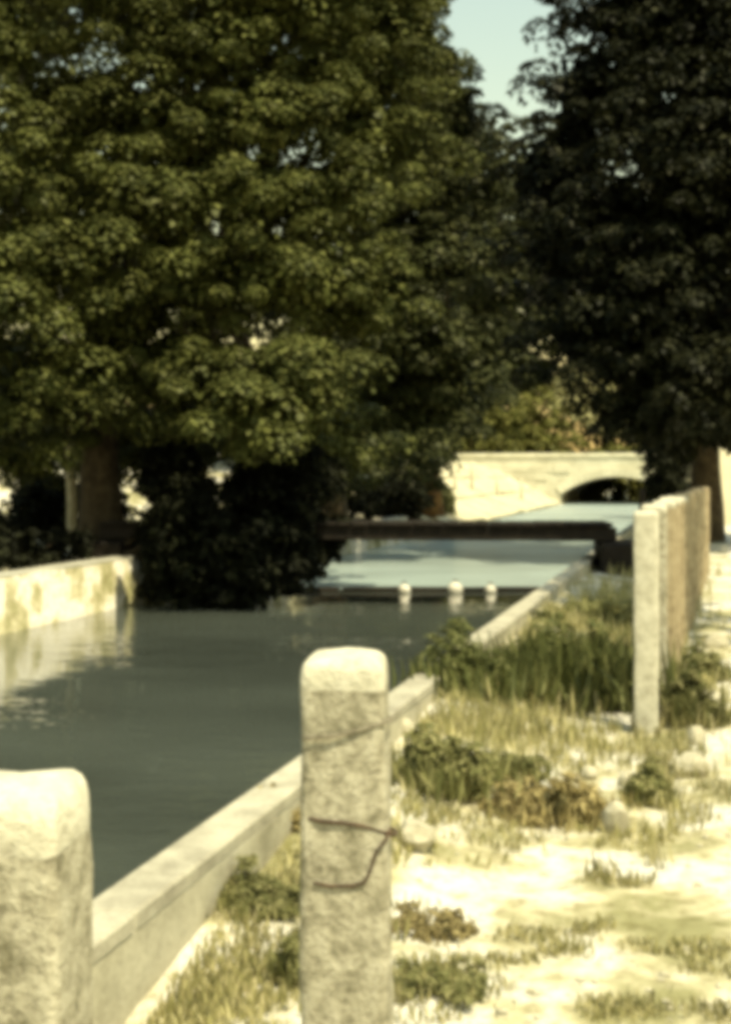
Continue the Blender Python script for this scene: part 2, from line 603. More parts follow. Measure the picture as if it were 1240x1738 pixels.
# ------------------------------------------------------------------ far stone arch bridge
def arch_bridge():
    BY = 88.0
    org = P(-5.3, BY, 0)
    root = empty('arch_bridge', org, YAW)
    tag(root, 'pale stone road bridge with one low dark arch over the far canal', 'bridge')
    half, spring, crown = 3.45, 0.3, 1.40
    depth = 13.0
    top = 2.6
    n = 22
    # circle through springings and crown
    rise = crown - spring
    Rr = (half * half + rise * rise) / (2 * rise)
    cz = crown - Rr
    a0 = math.asin(half / Rr)
    arc = [(Rr * math.sin(-a0 + 2 * a0 * i / n), cz + Rr * math.cos(-a0 + 2 * a0 * i / n)) for i in range(n + 1)]
    for nm, yy in (('spandrel_wall', 0.0), ('spandrel_wall', depth)):
        v, f = [], []
        t = 0.5 if yy == 0 else -0.5
        for (x, z) in arc:
            v += [(x, yy, z), (x, yy, top), (x, yy + t, z), (x, yy + t, top)]
        for i in range(n):
            a, b2 = i * 4, (i + 1) * 4
            f += [(a, b2, b2 + 1, a + 1), (a + 2, a + 3, b2 + 3, b2 + 2), (a, a + 2, b2 + 2, b2)]
        for sgn, x0, x1 in ((-1, -16.0, -half), (1, half, 22.0)):
            q = len(v)
            v += [(x0, yy, -1.2), (x1, yy, -1.2), (x1, yy, top), (x0, yy, top), (x0, yy + t, -1.2), (x1, yy + t, -1.2), (x1, yy + t, top), (x0, yy + t, top)]
            f += [(q, q + 1, q + 2, q + 3), (q + 4, q + 7, q + 6, q + 5), (q, q + 3, q + 7, q + 4), (q + 1, q + 5, q + 6, q + 2)]
        mk(nm, v, f, M['bridge_stone'], root)
    v, f = [], []
    for (x, z) in arc:
        v += [(x, 0.5, z + 0.003), (x, depth - 0.5, z + 0.003)]
    for i in range(n):
        f.append((i * 2, i * 2 + 1, i * 2 + 3, i * 2 + 2))
    q = len(v)
    v += [(-half, 0.5, -1.2), (-half, depth - 0.5, -1.2), (half, 0.5, -1.2), (half, depth - 0.5, -1.2)]
    f += [(q, q + 1, 1, 0), (q + 2, n * 2, n * 2 + 1, q + 3)]
    mk('arch_barrel', v, f, M['bridge_stone'], root)
    mk('road_deck', [(-16, 0.5, top - 0.9), (22, 0.5, top - 0.9), (22, depth - 0.5, top - 0.9), (-16, depth - 0.5, top - 0.9)], [(0, 1, 2, 3)], M['path'], root)
    nv = 21
    for i in range(nv):
        t0 = -a0 + 2 * a0 * (i + 0.03) / nv
        t1 = -a0 + 2 * a0 * (i + 0.97) / nv
        v = []
        for yy in (-0.09, 0.3):
            for t_, rr in ((t0, Rr - 0.01), (t1, Rr - 0.01), (t1, Rr + 0.52), (t0, Rr + 0.52)):
                v.append((rr * math.sin(t_), yy, cz + rr * math.cos(t_)))
        mk('voussoir', v, [(0, 1, 2, 3), (7, 6, 5, 4), (0, 4, 5, 1), (1, 5, 6, 2), (2, 6, 7, 3), (3, 7, 4, 0)], M['voussoir'], root)
    me = None
    for i in range(24):
        if me is None:
            o = bm_obj('parapet_coping', box_mesh(1.54, 0.66, 0.24, 0.04, 0.02, 0, 4), M['voussoir'], root)
            me = o.data
        else:
            o = bpy.data.objects.new('parapet_coping', me); C.objects.link(o); o.parent = root
        o.location = (-15.2 + i * 1.57, 0.24, top + 0.004)
    # courses of blocks standing slightly proud of the face
    R = random.Random(2)
    for row in range(5):
        zz = 0.15 + row * 0.5
        x = -15.8 + (0.6 if row % 2 else 0)
        while x < 9.0:
            w = R.uniform(0.9, 1.7)
            xc = x + w / 2
            rr2 = [math.hypot(xx - 0, z2 - cz) for xx in (x, x + w) for z2 in (zz, zz + 0.46)]
            clear = (x > half + 0.3 or x + w < -half - 0.3) and min(rr2) > Rr + 0.56 or min(rr2) > Rr + 0.6
            if clear and zz + 0.46 < top - 0.02:
                o = bm_obj('block', box_mesh(w - 0.05, 0.1, 0.46, 0.025, 0.012, 0, row * 31 + int(x * 3)), M['bridge_stone'], root)
                o.location = (xc, -R.uniform(0.0, 0.04), zz)
            x += w
    return root


arch_bridge()


# ------------------------------------------------------------------ footbridge
def footbridge():
    y = 21.0
    org = P(-8.9, y, 0)
    root = empty('footbridge', org, YAW * 0.35)
    tag(root, 'dark timber footbridge crossing the canal below the trees', 'footbridge')
    L = 7.55
    for yy in (0.0, 1.05):
        o = bm_obj('beam', box_mesh(L, 0.2, 0.2, 0.015, 0.008, 5, int(yy * 3)), M['timber'], root)
        o.location = (L / 2, yy, 0.57)
    me = None
    for i in range(34):
        if me is None:
            o = bm_obj('plank', box_mesh(0.205, 1.36, 0.045, 0.006, 0.003, 0, 2), M['timber'], root)
            me = o.data
        else:
            o = bpy.data.objects.new('plank', me); C.objects.link(o); o.parent = root
        o.location = (0.12 + i * 0.22, 0.525, 0.772 + rng.uniform(0, 0.012))
        o.rotation_euler = (0, 0, rng.uniform(-0.015, 0.015))
    o = bm_obj('abutment', box_mesh(0.62, 1.5, 0.62, 0.03, 0.02, 3, 9), M['timber'], root)
    o.location = (L + 0.08, 0.5, -0.08)
    o = bm_obj('abutment', box_mesh(0.62, 1.5, 0.5, 0.03, 0.02, 3, 8), M['timber'], root)
    o.location = (0.05, 0.5, 0.03)
    o = bm_obj('end_post', box_mesh(0.085, 0.09, 1.32, 0.01, 0.006, 4, 3), M['timber'], root)
    o.location = (L + 0.33, -0.3, 0.0)
    return root


footbridge()


# dark boom drawn for the footbridge's shadow on the water, with white floats
def boom():
    root = empty('boom', P(-7.6, WEIR - 0.15, WZ), 0)
    tag(root, 'dark timber boom put in for the footbridge shadow on the water', 'boom')
    a = Vector((0, 0, 0))
    tot = 5.4
    for i in range(3):
        x0, x1 = i * tot / 3, (i + 1) * tot / 3 - 0.05
        v, f = tube([(x0, 0.05 * i, 0.02), ((x0 + x1) / 2, 0.05 * i + 0.03, 0.025), (x1, 0.05 * (i + 1), 0.02)], [0.05, 0.058, 0.05], 8, 0.2, i)
        mk('log', v, f, M['timber'], root, True)
    return root


boom()
for px, dia, lab in ((686, 0.20, 'white round float on dark boom, leftmost of the three'),
                     (772, 0.25, 'largest white round float on dark boom, middle of the three'),
                     (832, 0.185, 'smallest white round float on dark boom, rightmost of the three')):
    y = WEIR - 0.3
    x = (px - 620) / F * y
    root = empty('float', (x, y, WZ), 0)
    tag(root, lab, 'float', 'white floats on the boom')
    prof = [(0.5 * math.sin(a_) + 0.0, 0.18 - 0.5 * math.cos(a_)) for a_ in [k_ * math.pi / 9 for k_ in range(10)]]
    v, f = [], []
    sd = 14
    for (rr, zz) in prof:
        for k in range(sd):
            t = 2 * math.pi * k / sd
            v.append((rr * dia * math.cos(t), rr * dia * math.sin(t), zz * dia))
    for i in range(len(prof) - 1):
        for k in range(sd):
            f.append((i * sd + k, i * sd + (k + 1) % sd, (i + 1) * sd + (k + 1) % sd, (i + 1) * sd + k))
    mk('ball', v, f, M['float_white'], root, True)
    v, f = tube([(0.03 * math.cos(t) * 1.2, 0, 0.67 * dia + 0.02 + 0.03 * math.sin(t)) for t in [k * math.pi / 4 for k in range(9)]], [0.008] * 9, 5)
    mk('eyelet', v, f, M['rust'], root)


# ------------------------------------------------------------------ fence posts
def post(base, h, w, d, seed, cap_h, mats, taper=0.0, rz=YAW, lean=(0, 0), fine=True):
    """rough hewn granite post; the weathered head, coloured as sunlit, is a part of its own"""
    root = empty('fence_post', base, rz)
    root.rotation_euler = (lean[0], lean[1], rz)
    sd = 28 if fine else 16
    rings = 34 if fine else 12

    def ring(z, k, amp):
        out = []
        for i in range(sd):
            t = 2 * math.pi * i / sd
            c, s = math.cos(t), math.sin(t)
            e = 0.2
            x = math.copysign(abs(c) ** e, c) * w / 2 * k
            y = math.copysign(abs(s) ** e, s) * d / 2 * k
            q = Vector((x * 16 + seed * 5, y * 16, z * 7))
            nn = mnoise.noise(q) * amp + mnoise.noise(q * 2.7) * amp * 0.5
            big = mnoise.noise(Vector((seed * 3.3, z * 2.1, math.floor(i / (sd / 4))))) * amp * 0.9
            l = math.hypot(x, y)
            out.append((x + x / l * (nn + big), y + y / l * (nn + big), z))
        return out

    amp = 0.006

    def seam(p):
        return 0.012 * mnoise.noise(Vector((p[0] * 22 + seed * 2.0, p[1] * 22, 1.7)))

    zs = [-0.25 + (h - cap_h + 0.25) * i / (rings - 1) for i in range(rings)]
    v, f = [], []
    for z in zs:
        rr = ring(z, 1.0 + taper * (1 - z / h), amp)
        if z == zs[-1]:
            rr = [(p[0], p[1], p[2] + seam(p)) for p in rr]
        v += rr
    for i in range(rings - 1):
        for k in range(sd):
            f.append((i * sd + k, i * sd + (k + 1) % sd, (i + 1) * sd + (k + 1) % sd, (i + 1) * sd + k))
    mk('shaft', v, f, mats[0], root, True)
    v, f = [], []
    prof = [(0.0, 1.0), (0.3, 1.0), (0.58, 0.985), (0.78, 0.95), (0.9, 0.89), (0.98, 0.8), (1.03, 0.5), (1.05, 0.1)]
    for (a, k) in prof:
        rr = ring(h - cap_h, k, amp * (1 - a * 0.5))
        for i, p in enumerate(rr):
            zz = h - cap_h + cap_h * a
            zz += seam(p) * (1 - a) ** 2
            zz += 0.012 * mnoise.noise(Vector((p[0] * 14 + seed, p[1] * 14, 3))) * (a ** 2)
            v.append((p[0], p[1], zz))
    for i in range(len(prof) - 1):
        for k in range(sd):
            f.append((i * sd + k, i * sd + (k + 1) % sd, (i + 1) * sd + (k + 1) % sd, (i + 1) * sd + k))
    f.append(tuple(range((len(prof) - 1) * sd, len(prof) * sd)))
    mk('head', v, f, mats[1], root, True)
    return root


GP = 'granite posts of the fence along the canal path'
y1 = 1.37
tag(post(Vector(((8 - 620) / F * y1, y1, 0)), 1.232, 0.142, 0.14, 1, 0.055, (M['granite'], M['granite_lit']), 0.10, YAW * 0.25),
    'nearest granite fence post, cut off by the left edge, flat head coloured as sunlit', 'fence post', GP)
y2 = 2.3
p2 = post(Vector(((597 - 620) / F * y2, y2, 0)), 1.238, 0.134, 0.135, 2, 0.05, (M['granite'], M['granite_lit']), 0.12, YAW * 0.3, (0, -0.008))
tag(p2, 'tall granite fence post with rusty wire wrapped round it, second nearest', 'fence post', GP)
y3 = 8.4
tag(post(Vector(((1096 - 620) / F * y3, y3, 0)), 1.31, 0.145, 0.15, 3, 0.05, (M['granite_lit'], M['granite_lit']), -0.04, YAW),
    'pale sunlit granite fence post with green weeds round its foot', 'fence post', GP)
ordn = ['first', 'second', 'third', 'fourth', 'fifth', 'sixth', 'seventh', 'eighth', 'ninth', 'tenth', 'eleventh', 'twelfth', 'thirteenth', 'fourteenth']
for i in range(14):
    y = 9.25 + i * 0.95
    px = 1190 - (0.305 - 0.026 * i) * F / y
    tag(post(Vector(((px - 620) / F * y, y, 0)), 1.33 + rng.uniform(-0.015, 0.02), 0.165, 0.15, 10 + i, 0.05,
             (M['granite_shaded'] if i > 0 else M['granite'], M['granite_shaded'] if i > 4 else M['granite_lit']), 0.0, YAW, (rng.uniform(-.006, .006), rng.uniform(-.006, .006)), i < 3),
        'granite fence post of the shade-coloured row, %s behind the pale sunlit one with weeds' % ordn[i], 'fence post', GP)


# rusty wires on the second post
def wire(name, pts, r, mat, label):
    v, f = tube(pts, [r] * len(pts), 6, 0.25, 0.3)
    o = mk(name, v, f, mat, None, True)
    return tag(o, label, 'wire', 'wires round the second post')


def on_post(px, py, yy):
    return at(px, py, yy)


fy = y2 - 0.0695
by = y2 + 0.078
wire('fence_wire', [at(527, 1388, by), at(520, 1388, y2), at(523, 1389, fy + 0.006), at(545, 1394, fy - 0.002), at(580, 1397, fy - 0.003), at(615, 1402, fy - 0.003), at(645, 1411, fy - 0.004),
                    at(668, 1418, fy + 0.002), at(672, 1410, y2), at(660, 1404, by)], 0.0032, M['rust'],
     'thick rusty wire wound round the middle of the second granite post')
wire('fence_wire', [at(662, 1405, fy - 0.006), at(655, 1425, fy - 0.010), at(637, 1448, fy - 0.010), at(628, 1478, fy - 0.007), at(618, 1498, fy - 0.005), at(596, 1504, fy - 0.004), at(560, 1504, fy - 0.003), at(532, 1499, fy - 0.001)],
     0.0026, M['rust'], 'loose bent end of rusty wire hanging down the second granite post')
wire('fence_wire', [at(530, 1247, by), at(512, 1252, y2), at(516, 1253, fy + 0.004), at(560, 1250, fy - 0.002), at(610, 1240, fy - 0.002), at(645, 1229, fy - 0.002), at(664, 1221, fy + 0.004), at(668, 1219, y2), at(655, 1217, by)],
     0.0022, M['grey_wire'], 'thin grey wire wound round the upper part of the second granite post')

# ------------------------------------------------------------------ trees
def tree(name, base, trunk_top, r0, lobes, n_clump, clump_r, per, leaf, mat, bark, label, seed, cat='tree', inner=0.25, limbs=5, group=None, aspect=0.72, lean=0.0, gap=1.6):
    base = Vector(base)
    root = empty(name, base)
    tag(root, label, cat, group)
    R = random.Random(seed)
    loc = [(Vector(c) - base, r) for c, r in lobes]
    H = trunk_top - base.z
    pts, rad = [], []
    for i in range(8):
        t = i / 7
        pts.append((0.10 * math.sin(t * 4 + seed) * r0 * 3 * t + lean * t, 0.1 * math.cos(t * 3 + seed) * r0 * 2 * t, -0.2 + (H + 0.2) * t))
        rad.append(r0 * (1.35 - 0.35 * min(1, t * 5)) * (1 - 0.55 * t))
    v, f = tube(pts, rad, 12, 0.3, seed)
    mk('trunk', v, f, bark, root, True)
    order = sorted(loc, key=lambda q: -q[1][0])[:limbs]
    for k, (c, r) in enumerate(order):
        s = Vector(pts[3 + (k % 4)])
        e = Vector(c)
        mid = (s + e) / 2 + Vector((R.uniform(-.3, .3), R.uniform(-.3, .3), 0.35))
        v, f = tube([s, (s + mid) / 2 + Vector((0, 0, .1)), mid, (mid + e) / 2, e], [r0 * 0.42, r0 * 0.34, r0 * .26, r0 * .18, r0 * .06], 7, 0.2, k)
        mk('limb', v, f, bark, root, True)
    c = foliage('crown', loc, n_clump, clump_r, per, leaf, mat, root, seed, inner, 0.66, aspect, 0.7, 0.78, 0.14, 0.85, gap)
    return root


def lobe(px, py, y, rpx, rpy, ry=None):
    c = at(px, py, y)
    rx, rz = rpx / F * y, rpy / F * y
    return (c, (rx, ry if ry else (rx + rz) / 2, rz))


GT = 'trees along the far canal bank'
LF = dict(per=64, leaf=0.125)
# off the left edge
tree('broadleaf_tree', ((-190 - 620) / F * 20, 20.5, 0.3), 5.0, 0.33,
     [lobe(-120, 600, 19.0, 230, 130), lobe(-40, 480, 19.0, 180, 120), lobe(-60, 300, 19.5, 200, 130), lobe(-150, 100, 20.0, 250, 200), lobe(-20, 60, 20.5, 160, 130), lobe(-60, -130, 21.0, 280, 200), lobe(-60, 700, 20.0, 190, 85)],
     700, 0.38, 260, 0.085, M['leaf_left'], M['bark'], 'broadleaf tree at the left edge, trunk outside the picture', 21, group=GT, inner=0.42)
tree('broadleaf_tree', ((175 - 620) / F * 22, 22, 0.3), 5.5, 0.34,
     [lobe(110, 640, 21.6, 170, 90), lobe(290, 640, 21.4, 170, 100), lobe(200, 530, 21.4, 150, 75), lobe(90, 440, 19.5, 170, 80), lobe(330, 470, 21.4, 170, 90), lobe(250, 350, 20.4, 180, 85), lobe(100, 300, 21.6, 150, 80),
      lobe(400, 330, 21.4, 150, 80), lobe(300, 220, 21.4, 160, 80), lobe(150, 180, 21.6, 130, 70), lobe(450, 190, 21.6, 150, 80), lobe(330, 90, 21.7, 180, 75), lobe(240, -20, 22.0, 180, 80), lobe(430, 0, 21.9, 170, 80), lobe(300, -160, 23.1, 300, 110),
      lobe(60, 765, 24.5, 130, 45), lobe(240, 770, 24.5, 120, 40), lobe(140, 730, 24.1, 210, 65), lobe(330, 735, 24.0, 170, 60)],
     1900, 0.36, 260, 0.08, M['leaf_left'], M['bark'], 'big broadleaf tree in front of the others, lit clumps, thick trunk on the far bank', 22, limbs=8, group=GT, inner=0.42)
tree('broadleaf_tree', ((318 - 620) / F * 24.5, 24.5, 0.3), 5.5, 0.40,
     [lobe(510, 640, 19.8, 120, 65), lobe(440, 690, 19.6, 140, 70), lobe(600, 520, 22, 110, 60), lobe(520, 470, 21, 150, 70), lobe(560, 340, 22, 150, 85), lobe(640, 250, 23, 120, 75), lobe(580, 150, 23, 160, 80), lobe(660, 80, 24, 100, 70),
      lobe(560, 30, 23.5, 150, 75), lobe(620, -60, 24, 140, 80), lobe(450, -160, 25, 280, 110), lobe(500, 745, 23, 150, 55)],
     1600, 0.38, 260, 0.085, M['leaf_left'], M['bark'], 'broadleaf tree behind the dark bush that overhangs the water', 23, limbs=7, group=GT, inner=0.42)
tree('broadleaf_tree', ((560 - 620) / F * 34, 34, 0.3), 6.5, 0.4,
     [lobe(640, 720, 31, 120, 75), lobe(690, 570, 30, 85, 75), lobe(720, 650, 31, 80, 90), lobe(700, 440, 33, 110, 85), lobe(690, 310, 33, 110, 85), lobe(730, 210, 34, 90, 75), lobe(725, 120, 34, 60, 60), lobe(670, 10, 35, 55, 85), lobe(560, 760, 30, 110, 60)],
     1300, 0.48, 170, 0.125, M['leaf_mid'], M['bark'], 'broadleaf tree whose crown borders the sky gap on its left', 24, limbs=6, group=GT, inner=0.4)
tree('broadleaf_tree', P(-9.3, 48, 0.3), 7.0, 0.45,
     [lobe(715, 770, 44, 45, 55), lobe(790, 620, 46, 75, 85), lobe(830, 480, 47, 85, 85), lobe(770, 420, 47, 90, 90), lobe(800, 330, 48, 90, 80), lobe(770, 240, 47, 60, 60), lobe(660, 740, 46, 100, 70), lobe(600, 640, 48, 140, 120), lobe(760, 690, 45, 60, 50)],
     1000, 0.62, 150, 0.165, M['leaf_mid'], M['bark_red'], 'broadleaf tree with reddish trunk at the start of the pale slab slope', 25, limbs=5, group=GT)

# dark tree over the path on the right
gx, gy = at(1196, 0, 32).x, 32
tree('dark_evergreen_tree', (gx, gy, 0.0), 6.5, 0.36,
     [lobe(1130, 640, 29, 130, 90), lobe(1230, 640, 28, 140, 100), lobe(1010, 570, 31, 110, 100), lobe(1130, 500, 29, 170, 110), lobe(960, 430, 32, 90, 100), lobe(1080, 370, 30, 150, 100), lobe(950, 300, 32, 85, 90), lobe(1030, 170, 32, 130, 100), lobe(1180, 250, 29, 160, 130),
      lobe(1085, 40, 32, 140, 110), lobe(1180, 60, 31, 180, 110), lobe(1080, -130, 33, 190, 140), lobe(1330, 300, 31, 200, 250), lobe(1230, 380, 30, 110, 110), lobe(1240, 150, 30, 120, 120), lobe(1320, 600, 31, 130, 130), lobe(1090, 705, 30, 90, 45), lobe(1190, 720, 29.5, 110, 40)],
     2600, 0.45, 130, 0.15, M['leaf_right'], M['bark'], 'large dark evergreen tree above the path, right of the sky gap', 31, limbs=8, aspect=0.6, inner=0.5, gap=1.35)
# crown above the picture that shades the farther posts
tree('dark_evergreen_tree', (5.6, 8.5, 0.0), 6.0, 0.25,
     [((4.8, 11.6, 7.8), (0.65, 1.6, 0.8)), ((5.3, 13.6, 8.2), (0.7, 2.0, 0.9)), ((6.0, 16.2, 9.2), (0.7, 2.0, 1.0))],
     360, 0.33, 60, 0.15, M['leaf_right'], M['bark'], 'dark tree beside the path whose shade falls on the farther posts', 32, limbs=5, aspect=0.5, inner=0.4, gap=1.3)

GB = 'background trees beyond the footbridge'
tree('background_tree', (at(880, 0, 110).x, 112, 2.0), 14, 0.5,
     [lobe(870, 300, 111, 110, 90), lobe(930, 400, 110, 110, 90), lobe(850, 430, 110, 100, 90), lobe(930, 540, 110, 110, 80), lobe(830, 560, 110, 90, 80), lobe(880, 640, 110, 110, 60), lobe(800, 660, 111, 70, 60)],
     700, 1.1, 56, 0.46, M['leaf_mid'], M['bark'], 'distant tree filling the gap below the patch of sky', 41, limbs=4, group=GB, inner=0.45, gap=1.35)
tree('background_tree', (at(1030, 0, 112).x, 112, 2.0), 14, 0.5,
     [lobe(1020, 420, 112, 120, 150), lobe(1110, 600, 110, 120, 90), lobe(1000, 590, 112, 90, 80), lobe(1190, 560, 112, 120, 160)],
     600, 1.2, 50, 0.5, M['leaf_shade_dark'], M['bark'], 'distant dark tree behind the large evergreen beyond the bridge', 42, limbs=4, group=GB, inner=0.45, gap=1.35)
tree('background_tree', (at(690, 0, 112).x, 112, 2.0), 12, 0.5,
     [lobe(740, 560, 112, 110, 130), lobe(600, 620, 116, 120, 110), lobe(710, 690, 110, 110, 65), lobe(600, 730, 110, 110, 65)],
     500, 1.2, 50, 0.5, M['leaf_mid'], M['bark'], 'distant tree seen between trunks beyond the pale slab slope', 43, limbs=3, group=GB, inner=0.45, gap=1.35)


tree('background_tree', (at(60, 0, 46).x, 47, 1.5), 9, 0.4,
     [lobe(20, 620, 46, 130, 90), lobe(200, 560, 46, 130, 110), lobe(40, 420, 46, 150, 130), lobe(240, 380, 46, 150, 130), lobe(80, 210, 47, 170, 120), lobe(300, 200, 47, 150, 120), lobe(420, 480, 46, 110, 150), lobe(60, 40, 48, 120, 90), lobe(370, 650, 47, 90, 70)],
     560, 0.8, 90, 0.24, M['leaf_mid'], M['bark'], 'tall tree hidden behind the left bank crowns, seen in their gaps', 44, limbs=5, group=GB, inner=0.45, gap=1.35)


def shrub(name, lobes, base, n_clump, clump_r, per, leaf, mat, label, seed, group=None, cat='bush', inner=0.3, aspect=0.55, stems=4, stem_r=0.012):
    base = Vector(base)
    root = empty(name, base)
    tag(root, label, cat, group)
    loc = [(Vector(c) - base, r) for c, r in lobes]
    R = random.Random(seed)
    for k in range(stems):
        c, r = loc[k % len(loc)]
        e = Vector(c) + Vector((R.uniform(-.5, .5) * r[0], R.uniform(-.5, .5) * r[1], r[2] * 0.5))
        s = Vector((R.uniform(-.2, .2) * r[0], R.uniform(-.2, .2) * r[1], -0.05))
        v, f = tube([s, s * 0.5 + e * 0.5 + Vector((0, 0, .1 * e.length)), e], [stem_r, stem_r * .8, stem_r * .4], 5)
        mk('stem', v, f, M['bark'], root, True)
    foliage('foliage', loc, n_clump, clump_r, per, leaf, mat, root, seed, inner, 0.8, aspect)
    return root


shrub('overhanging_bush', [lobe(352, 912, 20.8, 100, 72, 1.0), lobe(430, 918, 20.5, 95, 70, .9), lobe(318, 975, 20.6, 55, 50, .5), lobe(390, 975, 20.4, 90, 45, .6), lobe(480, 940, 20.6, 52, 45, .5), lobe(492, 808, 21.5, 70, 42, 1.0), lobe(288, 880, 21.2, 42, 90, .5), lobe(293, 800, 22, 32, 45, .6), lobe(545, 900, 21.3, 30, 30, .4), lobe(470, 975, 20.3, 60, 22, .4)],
      P(-8.75, 20.9, 0.3), 520, 0.26, 44, 0.15, M['leaf_shade_dark'], 'shade-darkened leafy bush hanging over the far wall down to the water', 51, stems=6, stem_r=0.05)
shrub('far_bush', [lobe(900, 720, 105, 60, 45), lobe(860, 735, 105, 50, 30)], at(890, 770, 105), 150, 0.7, 36, 0.35, M['leaf_far'],
      'olive bush behind the bridge parapet, left of the pale sunlit bush', 52, stem_r=0.08)
shrub('far_bush', [lobe(995, 680, 105, 55, 30), lobe(962, 665, 105, 22, 22), lobe(1010, 715, 105, 60, 30)], at(990, 770, 105), 170, 0.7, 36, 0.35, M['leaf_straw'],
      'pale yellow sunlit bush behind the bridge parapet', 53, stem_r=0.08)
shrub('far_bush', [lobe(1080, 725, 105, 70, 40), lobe(1130, 740, 105, 60, 40), lobe(1060, 700, 105, 50, 40)], at(1090, 770, 105), 150, 0.7, 36, 0.35, M['leaf_shade_dark'],
      'dark bush above the bridge parapet under the large evergreen', 54, stem_r=0.08)

shrub('far_bush', [lobe(1000, 815, 102.2, 90, 50, .6), lobe(1090, 815, 102.2, 90, 55, .6), lobe(930, 800, 102.2, 70, 55, .6), lobe(1150, 810, 102.2, 70, 55, .6)], at(1000, 845, 102.2), 420, 0.6, 60, 0.4, M['leaf_far'],  # bush added behind the arch to keep its opening dark
      'bush added behind the far bridge to darken its low arch', 55, stem_r=0.08)
shrub('far_bush', [lobe(860, 745, 106, 90, 40, 2.0), lobe(780, 745, 106, 80, 40, 2.0)], at(820, 780, 106), 160, 0.8, 50, 0.4, M['leaf_far'],
      'olive bush above the slab slope at the left end of the bridge', 56, stem_r=0.08)
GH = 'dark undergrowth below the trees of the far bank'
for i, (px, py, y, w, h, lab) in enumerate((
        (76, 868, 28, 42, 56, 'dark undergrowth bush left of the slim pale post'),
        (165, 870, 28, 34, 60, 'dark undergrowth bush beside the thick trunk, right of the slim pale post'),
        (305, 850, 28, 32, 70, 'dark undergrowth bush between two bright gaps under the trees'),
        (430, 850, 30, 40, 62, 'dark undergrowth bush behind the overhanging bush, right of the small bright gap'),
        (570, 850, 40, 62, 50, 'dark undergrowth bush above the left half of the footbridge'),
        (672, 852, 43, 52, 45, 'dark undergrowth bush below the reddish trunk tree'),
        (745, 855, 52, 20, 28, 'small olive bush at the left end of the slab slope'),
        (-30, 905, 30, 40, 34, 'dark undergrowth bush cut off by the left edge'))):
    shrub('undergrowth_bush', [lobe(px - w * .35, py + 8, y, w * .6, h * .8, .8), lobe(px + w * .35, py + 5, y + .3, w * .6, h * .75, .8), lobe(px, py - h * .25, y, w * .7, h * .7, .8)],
          (at(px, 0, y).x, y, height(at(px, 0, y).x - SL * y, y)), 130, 0.28, 40, 0.17, M['leaf_shade_dark'] if i != 6 else M['leaf_weed'], lab, 80 + i, GH, stem_r=0.03)
for i, (la, y, lab) in enumerate(((-9.35, 15.2, 'low dark ivy mound added for shade on the far wall at the left edge'), (-9.3, 17.6, 'low dark ivy mound added for shade on the far wall, second from the left edge'),
                                  (-9.3, 19.6, 'low dark ivy mound added for shade on the far wall beside the overhanging bush'), (-9.4, 13.0, 'low dark ivy mound added for shade on the far wall, mostly outside the left edge'))):
    c_ = P(la, y, 0.42)  # ivy added as dark cover in place of shade on the bank
    shrub('shade_ivy', [(c_ + Vector((-.3, -.6, 0)), (.5, .8, .3)), (c_ + Vector((.1, .5, 0)), (.5, .8, .3)), (c_ + Vector((-.7, 0, .05)), (.6, 1.0, .36))], c_ - Vector((0, 0, .12)), 120, 0.2, 40, 0.12, M['leaf_shade_dark'], lab, 95 + i,
          'ivy mounds added for shade along the far canal wall', 'plant', stem_r=0.015)

shrub('far_bush', [lobe(1128, 790, 60, 34, 42, 1.0), lobe(1112, 738, 60, 30, 26, 1.0), lobe(1150, 740, 60, 30, 40, 1.0), lobe(1140, 830, 60, 26, 28, .8)], P(-0.6, 60, 0), 240, 0.4, 50, 0.2, M['leaf_shade_dark'],  # added bush, stands in for tree shade on the bridge
      'dark bush added on the near bank as shade over the right end of the bridge', 57, stem_r=0.04)

# thin pale trunk and stakes on the far bank
v, f = tube([(0, 0, -0.1), (0.01, 0, 0.8), (-0.02, 0, 1.6), (0.01, 0, 2.4)], [0.09, 0.085, 0.08, 0.07], 10, 0.25, 4)
o = mk('pale_post', v, f, M['pale_wood'], None, True)
o.location = Vector(((122 - 620) / F * 23.5, 23.5, 0.3))
tag(o, 'slim pale sunlit post among the dark trunks on the far bank', 'post')
for i, (px, y, h) in enumerate(((771, 62, 1.0), (800, 66, 1.5), (842, 70, 1.1), (884, 74, 1.3))):
    x = (px - 620) / F * y
    z = height(x - SL * y, y)
    v, f = tube([(0, 0, -0.3), (0.02, 0, h * .5), (0.0, 0.02, h)], [0.075, 0.07, 0.06], 8, 0.25, i)
    o = mk('bank_stake', v, f, M['pale_wood'], None, True)
    o.location = (x, y, z)
    tag(o, 'pale wooden stake on top of slab slope, %s from the left' % ordn[i], 'stake', 'stakes along the top of the slope')


# pale wall behind the trunk at the right edge
def roadside_wall():
    root = empty('roadside_wall', (at(1216, 0, 42).x, 42, 0), 0.05)
    tag(root, 'tall pale plastered wall at the right edge behind the dark trunk', 'wall')
    o = bm_obj('wall_panel', box_mesh(9, 0.4, 2.9, 0.03, 0.03, 5, 3), M['plaster'], root)
    o.location = (4.5, 0, -0.1)
    for i in range(8):
        o = bm_obj('coping_stone', box_mesh(1.1, 0.55, 0.16, 0.03, 0.02, 0, i), M['pale_stone'], root)
        o.location = (0.55 + i * 1.13, 0, 2.803)


roadside_wall()

# ------------------------------------------------------------------ weeds and bushes on the near bank
GW = 'weeds on the near bank'


def gz(px, y, dz=0.0):
    x = (px - 620) / F * y
    return Vector((x, y, height(x - SL * y, y) + dz))


